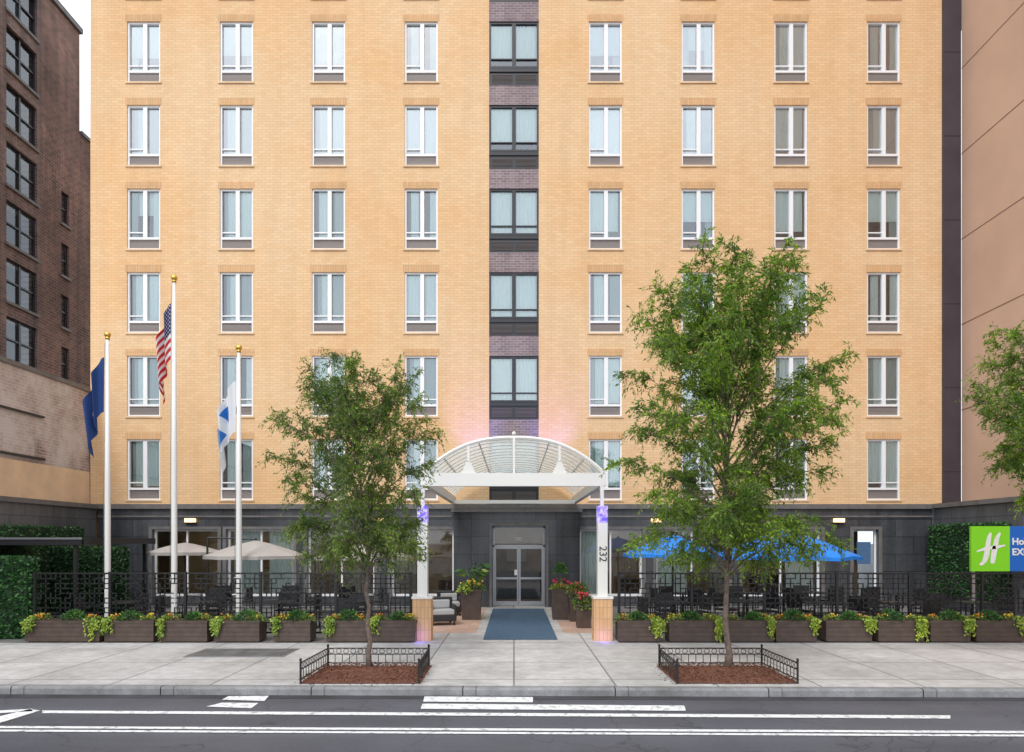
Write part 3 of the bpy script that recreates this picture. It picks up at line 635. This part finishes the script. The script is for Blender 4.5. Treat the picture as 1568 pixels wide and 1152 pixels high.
def hedge(name,x0,x1,y0,y1,z0,z1,n):
    e=empty(name); b=MB(); b.box(x0,x1,y0,y1,z0,z1,1); rr=random
    faces=[('y',(x1-x0)*(z1-z0)),('x0',(y1-y0)*(z1-z0)),('x1',(y1-y0)*(z1-z0)),('z',(x1-x0)*(y1-y0))]; tot=sum(f[1] for f in faces)
    for f,a in faces:
        for _ in range(int(n*a/tot)):
            x=rr.uniform(x0,x1); y=rr.uniform(y0,y1); z=rr.uniform(z0,z1)
            if f=='y': p=(x,y0,z); d=(0,-1,0)
            elif f=='x0': p=(x0,y,z); d=(-1,0,0)
            elif f=='x1': p=(x1,y,z); d=(1,0,0)
            else: p=(x,y,z1); d=(0,0,1)
            b.leaf(p,Vector(d)*.7+Vector((rr.gauss(0,.6),rr.gauss(0,.6),rr.gauss(0,.6))),.09,.06,0)
    b.obj('ivy',[M['hedge'],M['hedge_back']],e)
hedge('ivy_hedge',-16.6,-11.5,16.15,16.5,0,1.9,7000)
hedge('ivy_hedge',-14.85,-14.6,16.6,23.2,.0,2.75,6000)
hedge('ivy_hedge',-14.5,-12.3,21.5,21.8,0,2.1,3000)
hedge('ivy_hedge',14.7,14.98,20.6,24.2,.5,2.85,4500)
e=empty('patio_shelter'); b=MB(); b.box(-14.55,PX(225,20),17.0,20.4,2.33,2.40,0); b.box(-14.55,PX(225,20)+.02,16.94,17.0,2.22,2.40,1); b.box(-14.55,PX(225,20)+.04,16.92,16.94,2.36,2.41,0)
b.box(PX(225,20)+.001,PX(225,20)+.05,17.001,20.4,2.24,2.405,1)
for y in [17.6+.5*i for i in range(6)]: b.box(-14.5,PX(225,20)-.02,y,y+.05,2.24,2.329,1)
for x in (-10.95,-13.2): b.box(x-.04,x+.04,17.02,17.1,0,2.22,1)
for x in (-10.95,-13): b.box(x-.04,x+.04,20.2,20.28,0,2.3,1)
b.obj('roof_and_posts',[M['steel'],M['black']],e)
# ------------------------------------------------------------------ umbrellas
def umbrella(X,Y,r,zt,ze,mat,off=0,tilt=0):
    e=empty('patio_umbrella',(X,Y,0)); b=MB(); n=8
    for i in range(n):
        a0=2*math.pi*(i+.5)/n; a1=2*math.pi*(i+1.5)/n; am=(a0+a1)/2
        def P(a,k,sag=0): return (r*k*math.cos(a),r*k*math.sin(a),zt-(zt-ze)*(k**1.25)-sag+ tilt*r*k*math.cos(a))
        K=[0.02,.25,.5,.75,1]
        for j in range(4):
            k0,k1=K[j],K[j+1]; mid0=P(am,k0*.93,.03*k0); mid1=P(am,k1*.93,.03*k1)
            b.poly([P(a0,k0),P(a0,k1),mid1,mid0],0); b.poly([mid0,mid1,P(a1,k1),P(a1,k0)],0)
        p0=P(a0,1);p1=P(am,.93,.03);p2=P(a1,1)
        for q0,q1 in((p0,p1),(p1,p2)): b.poly([q0,q1,(q1[0],q1[1],q1[2]-.09),(q0[0],q0[1],q0[2]-.09)],0)
        b.tube([(0,0,zt-.05),(P(a0,.98)[0],P(a0,.98)[1],P(a0,.98)[2]-.03)],.012,5,1)
    b.tube([(off,0,0),(off,0,zt-.03 if off==0 else zt+.1)],.03,8,1); b.sphere((0,0,zt+.03),.04,1)
    if off: b.tube([(off,0,zt+.08),(0,0,zt+.03)],.025,6,1)
    b.tube([(off,0,0),(off,0,.08)],.26,16,1)
    b.obj('canopy_and_pole',[mat,M['plastic_black']],e)
umbrella(PX(284,20.5),20.5,1.05,2.28,2.0,M['beige'])
umbrella(PX(392,19),19,1.35,2.34,1.92,M['beige'],-1.35)
umbrella(PX(560,20.5),20.5,1.5,2.25,1.85,M['beige'])
umbrella(PX(1030,19.5),19.5,1.45,2.5,1.95,M['blue'])
umbrella(PX(1200,18.8),18.8,1.95,2.62,1.90,M['blue'],-.0)
b=MB()
b.box(-.24,.24,-.24,.22,.42,.46,0); b.box(-.24,.24,.20,.24,.5,.88,0)
for x in (-.25,.25):
    for y in (-.23,.23): b.tube([(x,y,0),(x,y*.95,.64 if y<0 else .9)],.015,5,0)
    b.box(x-.02,x+.02,-.24,.24,.63,.655,0)
chair_me=b.mesh('patio_chair_frame',[M['plastic_black']])
b=MB(); b.tube([(0,0,.7),(0,0,.73)],.42,20,0); b.tube([(0,0,0),(0,0,.7)],.035,8,0); b.tube([(0,0,0),(0,0,.03)],.25,16,0); table_me=b.mesh('patio_table_top',[M['plastic_black']])
rc=random.Random(9)
def seatset(X,Y):
    addo('patio_table',table_me,None,(X,Y,0))
    for i in range(rc.choice([2,3,4])):
        a=rc.uniform(0,.4)+i*math.pi/2*1.0
        addo('patio_chair',chair_me,None,(X+.72*math.cos(a),Y+.72*math.sin(a),0),a-math.pi/2)
for x in (-10.3,-8.2,-6.2,-4.3): seatset(x,17.9+rc.uniform(-.2,.3))
for x in (-9.2,-7.0,-5.0): seatset(x,21+rc.uniform(-.4,.4))
for x in (4.2,6.1,8.0,10.0,12.0): seatset(x,17.9+rc.uniform(-.2,.3))
for x in (5.2,7.2,9.4,11.6): seatset(x,21+rc.uniform(-.4,.4))
def lounge(X,Y,r=0):
    e=empty('lounge_chair',(X,Y,0)); e.rotation_euler=(0,0,r); b=MB()
    b.box(-.36,.36,-.35,.3,.12,.3,0); b.box(-.3,.3,-.36,.2,.3,.44,1); b.box(-.36,.36,.22,.34,.3,.75,0); b.box(-.36,-.28,-.35,.22,.3,.58,0); b.box(.28,.36,-.35,.22,.3,.58,0); b.box(-.26,.26,.08,.21,.45,.68,1)
    for x in (-.3,.3):
        for y in (-.3,.25): b.box(x-.03,x+.03,y-.03,y+.03,0,.12,0)
    o=b.obj('seat',[M['plastic_black'],M['cushion']],e); m=o.modifiers.new('bevel','BEVEL'); m.width=.03; m.segments=2
lounge(PX(676,19),19.0,.3); lounge(PX(688,21.4),21.4,.2)
def pot(name,X,Y,w,h,kind,seed):
    random.seed(seed); e=empty(name,(X,Y,0)); b=MB(); a=w*.42; c=w*.5
    P=[(-a,-a,0),(a,-a,0),(a,a,0),(-a,a,0),(-c,-c,h),(c,-c,h),(c,c,h),(-c,c,h)]; b.v+=P
    for q in [(0,1,5,4),(1,2,6,5),(2,3,7,6),(3,0,4,7)]: b.f.append(q); b.m.append(0)
    b.box(-c-.02,c+.02,-c-.02,c+.02,h-.06,h,0); b.box(-c+.02,c-.02,-c+.02,c-.02,h,h+.01,1); b.obj('pot',[M['box'],M['soil']],e)
    b=MB()
    if kind=='tall':
        for _ in range(16):
            an=random.uniform(0,6.3); l=random.uniform(.4,.8); tip=Vector((math.cos(an)*l*.45,math.sin(an)*l*.45,h+l))
            b.tube([(0,0,h),(tip.x*.4,tip.y*.4,h+l*.7),tip],.008,4,0); d=Vector((math.cos(an),math.sin(an),-.3)); b.leaf(tip,d,.3,.15,0)
            b.leaf(tip*.85+Vector((0,0,h*.1)),d,.25,.12,1)
        ballleaves(b,(0,0,h),c*1.2,260,.1,.06,1,.7); ballleaves(b,(-c*.6,-c,h-.05),.2,90,.09,.06,2,.8)
    elif kind=='topiary':
        b.tube([(0,0,h),(0,0,h+.35)],.02,6,0); ballleaves(b,(0,0,h+.5),.2,700,.05,.03,0,1.6); ballleaves(b,(0,0,h),c*1.1,220,.08,.05,2,.6)
    else: ballleaves(b,(0,0,h),c*1.25,420,.08,.05,1,1.0); ballleaves(b,(0,-c*.5,h-.1),c,120,.09,.06,2,.9)
    for _ in range(24):
        an=random.uniform(0,6.3); rr=random.uniform(.2,1.1)*c; b.sphere((rr*math.cos(an),rr*math.sin(an)-.05,h+random.uniform(.05,.3)),random.uniform(.02,.045),5 if kind!='tall' else 4,5,4)
    b.obj('foliage',PM,e)
pot('entrance_planter',PX(722,20.3),20.3,.62,.9,'tall',1)
pot('entrance_planter',PX(858,20.3),20.3,.55,.9,'topiary',2)
pot('flower_pot',PX(893,18.3),18.3,.42,.65,'fl',3)
pot('flower_pot',PX(884,19.8),19.8,.5,.85,'fl',4)
# ------------------------------------------------------------------ hotel sign
sg=empty('hotel_sign'); ys=19.6
x0,x1=PX(1487,ys),PX(1546,ys); z0,z1=PZ(875,ys),PZ(806,ys)
b=MB(); green=plain('sign_green',(.22,.66,.02,1),.4,0,0); sblue=plain('sign_blue',(.01,.13,.52,1),.4,0,0)
b.box(x0,x1,ys,ys+.08,z0,z1,0); b.box(x1+.002,15.9,ys+.002,ys+.08,z0,z1,1); b.box(x0+.1,x0+.18,ys+.1,ys+.18,0,z1,2); b.box(15.5,15.58,ys+.1,ys+.18,0,z1,2)
def stroke(pts,w):
    for i in range(len(pts)-1):
        a=Vector((pts[i][0],0,pts[i][1])); c=Vector((pts[i+1][0],0,pts[i+1][1])); d=(c-a).normalized(); n=Vector((-d.z,0,d.x)); ww=w[i]; w2=w[i+1]
        b.poly([(a.x+n.x*ww,ys-.006-.0004*i,a.z+n.z*ww),(a.x-n.x*ww,ys-.006-.0004*i,a.z-n.z*ww),(c.x-n.x*w2,ys-.006-.0004*i,c.z-n.z*w2),(c.x+n.x*w2,ys-.006-.0004*i,c.z+n.z*w2)],3)
mx_=(x0+x1)/2; mz=(z0+z1)/2
stroke([(mx_-.32,mz-.46),(mx_-.2,mz-.40),(mx_-.12,mz-.2),(mx_-.05,mz+.3),(mx_+.0,mz+.46)],[.03,.06,.08,.065,.03])
stroke([(mx_+.05,mz-.42),(mx_+.1,mz-.1),(mx_+.18,mz+.3),(mx_+.27,mz+.46)],[.06,.08,.065,.03])
stroke([(mx_-.40,mz-.08),(mx_-.1,mz+.02),(mx_+.15,mz+.04),(mx_+.42,mz+.1)],[.02,.05,.05,.02])
b.obj('panel',[green,sblue,M['steel'],M['white']],sg)
text('Holiday Inn',.27,M['white'],(x1+.06,ys-.004,mz+.2),(math.radians(90),0,0),sg,'lettering',al='LEFT',bold=.008)
text('EXPRESS',.27,M['white'],(x1+.06,ys-.004,mz-.1),(math.radians(90),0,0),sg,'lettering_lower',al='LEFT',bold=.008)
# ------------------------------------------------------------------ tree guards + pits
def pit(x0,x1):
    random.seed(int(x0*10)+99); y1=12.62; ya=11.05
    b=MB(); n=16
    for i in range(n):
        for j in range(n):
            def P(i,j):
                u=i/n; v=j/n; hh=.012+.05*math.sin(math.pi*u)*math.sin(math.pi*v)+ (random.Random(i*77+j).uniform(0,.02) if 0<i<n and 0<j<n else 0)
                return (x0+(x1-x0)*u,ya+(y1-ya)*v,hh)
            b.poly([P(i,j),P(i+1,j),P(i+1,j+1),P(i,j+1)],0)
    for _ in range(1900):
        k=random.random()<.12
        x=random.uniform(x0-(.12 if k else 0),x1+(.12 if k else 0)); y=random.uniform(ya-(.1 if k else 0),y1); a=random.uniform(0,6.3)
        inside=x0<x<x1 and y>ya
        b.leaf((x,y,(.03+random.uniform(0,.06)) if inside else .008),(math.cos(a),math.sin(a),random.uniform(-.3,.5) if inside else .02),random.uniform(.03,.07),.022,0)
    b.obj('mulch_bed',[M['mulch']])
    e=empty('tree_guard'); b=MB(); h=.34; A=(x0+.02,ya+.02); B=(x0+.05,y1-.03); C=(x1-.05,y1-.03); D=(x1-.02,ya+.02)
    for p,q in ((A,B),(B,C),(C,D)):
        p=Vector((*p,0)); q=Vector((*q,0)); L=(q-p).length; d=(q-p)/L
        for z in (.07,h-.11,h): b.tube([p+Vector((0,0,z)),q+Vector((0,0,z))],.011,6,0)
        for k in range(2):
            pt=p if k==0 else q; b.tube([pt,pt+Vector((0,0,h+.03))],.018,8,0); b.sphere(pt+Vector((0,0,h+.05)),.024,0,8,6)
        nb=int(L/.13)
        for k in range(nb+1):
            c=p+d*(L*k/nb); b.tube([c+Vector((0,0,.0 if k%4==0 else .07)),c+Vector((0,0,h-.11))],.007,5,0)
        for k in range(nb):
            c=p+d*(L*(k+.5)/nb); b.tube([c+d*(.045*math.cos(a))+Vector((0,0,h-.055+.045*math.sin(a))) for a in [i*math.pi/6 for i in range(13)]],.006,4,0,False)
    b.obj('railings',[M['black']],e)
pit(-3.48,-1.52); pit(2.63,4.62)
# ------------------------------------------------------------------ trees
def bez(a,b_,c,n):
    return [a*(1-t)**2+b_*2*t*(1-t)+c*t*t for t in [i/n for i in range(n+1)]]
def tree(name,base,zf,crown,rad,seed,nprim,nsec,ntw,nleaf,mat,L0=.07,elmin=-62):
    r=random.Random(seed); base=Vector(base); C=Vector(crown); e=empty(name); b=MB()
    top=Vector((C.x,C.y,C.z+rad[2]*.5))
    tr=bez(base,Vector((base.x,base.y,zf)),top,14)
    for i in range(1,14): tr[i]+=Vector((r.gauss(0,.025),r.gauss(0,.025),0))
    tk=.05 if rad[2]<2.3 else .062
    b.tube(tr,[tk*1.4]+[tk*(1-.82*(i/14)) for i in range(1,15)],9,0)
    def onT(z):
        for i in range(14):
            if tr[i].z<=z<=tr[i+1].z:
                k=(z-tr[i].z)/max(1e-6,tr[i+1].z-tr[i].z); return tr[i].lerp(tr[i+1],k)
        return tr[-1]
    P=[];D=[]
    def addleaves(path,n,spread):
        for _ in range(n):
            t=r.uniform(.05,1)*(len(path)-1); i=min(int(t),len(path)-2); p=path[i].lerp(path[i+1],t-i)
            tg=(path[i+1]-path[i]).normalized()
            d=tg*.7+Vector((r.gauss(0,.55),r.gauss(0,.55),r.gauss(0,.5)-.15))
            P.append(p+Vector((r.gauss(0,spread),r.gauss(0,spread),r.gauss(0,spread)))); D.append(d)
    for i in range(nprim):
        f=(i+.5)/nprim
        zs=zf-.15+(top.z-zf)*(f**1.15)*.9; s=onT(zs); az=i*2.399+r.uniform(-.4,.4)
        el=math.radians(elmin+(84-elmin)*f**1.0+r.uniform(-9,9)); k=r.uniform(.80,1.06)
        if i==nprim-1: k=1.0
        ce=max(0,math.cos(el))**.6
        tip=C+Vector((rad[0]*math.cos(az)*ce*k,rad[1]*math.sin(az)*ce*k,rad[2]*math.sin(el)*k))
        if f<.3:
            tip=Vector((C.x+rad[0]*math.cos(az)*r.uniform(.5,.95),C.y+rad[1]*math.sin(az)*r.uniform(.5,.95),tip.z))
        if tip.z<s.z-.95: tip.z=s.z-.95+r.uniform(0,.5)
        ctl=s.lerp(tip,.45)+Vector((0,0,(.38-.2*f)*(tip-s).length))
        path=bez(s,ctl,tip,10)
        for q in range(1,10): path[q]+=Vector((r.gauss(0,.02),r.gauss(0,.02),r.gauss(0,.02)))
        r0=tk*(.42-.18*f); b.tube(path,[r0*(1-.85*q/10) for q in range(11)],6,0)
        L=(tip-s).length
        for j in range(nsec):
            t=.2+.8*(j+r.random())/nsec; idx=min(9,int(t*10)); p=path[idx].lerp(path[idx+1],min(1,t*10-idx)); tg=(path[idx+1]-path[idx]).normalized()
            out=(p-Vector((C.x,C.y,C.z-rad[2]*.4))).normalized()
            d=(tg*.55+out*.4+Vector((r.gauss(0,.6),r.gauss(0,.6),r.gauss(0,.45)))).normalized()
            l=r.uniform(.28,.62)*(L*.14+.42)*(1.15-.5*t)
            tp=p+d*l; cc=p+d*l*.5+Vector((0,0,.1*l)); tp.z-=.18*l
            sp=bez(p,cc,tp,5); b.tube(sp,[.008,.006,.006,.005,.004,.003],3,0,False)
            addleaves(sp,nleaf//2,.012)
            for q in range(ntw):
                tt=r.uniform(.1,1); ii=min(4,int(tt*5)); pp=sp[ii].lerp(sp[ii+1],min(1,tt*5-ii)); dd=(d*.6+Vector((r.gauss(0,.6),r.gauss(0,.6),r.gauss(0,.5)))).normalized(); ll=r.uniform(.14,.38)
                tw=bez(pp,pp+dd*ll*.5+Vector((0,0,.03)),pp+dd*ll-Vector((0,0,.06+.1*r.random())),3)
                b.tube(tw,.0025,3,0,False); addleaves(tw,nleaf,.016)
    b.obj('trunk_and_limbs',[M['bark']],e,smooth=True)
    n=len(P); P=np.array([tuple(p) for p in P]); D=np.array([tuple(d) for d in D]); D/=np.linalg.norm(D,axis=1)[:,None]
    rg=np.random.default_rng(seed); R=rg.normal(size=(n,3)); Wd=np.cross(D,R); Wd/=np.linalg.norm(Wd,axis=1)[:,None]
    Ls=(L0*rg.uniform(.7,1.35,n))[:,None]; Ws=Ls*.16
    vv=np.stack([P,P+D*Ls*.45+Wd*Ws,P+D*Ls,P+D*Ls*.45-Wd*Ws],1).reshape(-1,3)
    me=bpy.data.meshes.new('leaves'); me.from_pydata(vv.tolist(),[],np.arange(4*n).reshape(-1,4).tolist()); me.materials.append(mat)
    addo('foliage',me,e); print(name,'leaves',n)
TY=12.3
tree('street_tree',(PX(566,TY),TY,0),1.8,(PX(543,TY),TY,3.70),(1.48,1.3,1.85),11,40,11,8,13,M['leaf_a'],L0=.062)
tree('street_tree',(PX(1112,TY),TY,0),1.75,(PX(1118,TY),TY,4.6),(2.12,1.8,2.85),23,58,13,9,13,M['leaf_b'],L0=.07)
tree('street_tree',(9.9,TY,0),2.4,(9.85,TY,4.75),(1.55,1.4,1.5),5,32,11,8,12,M['leaf_b'],elmin=-50)
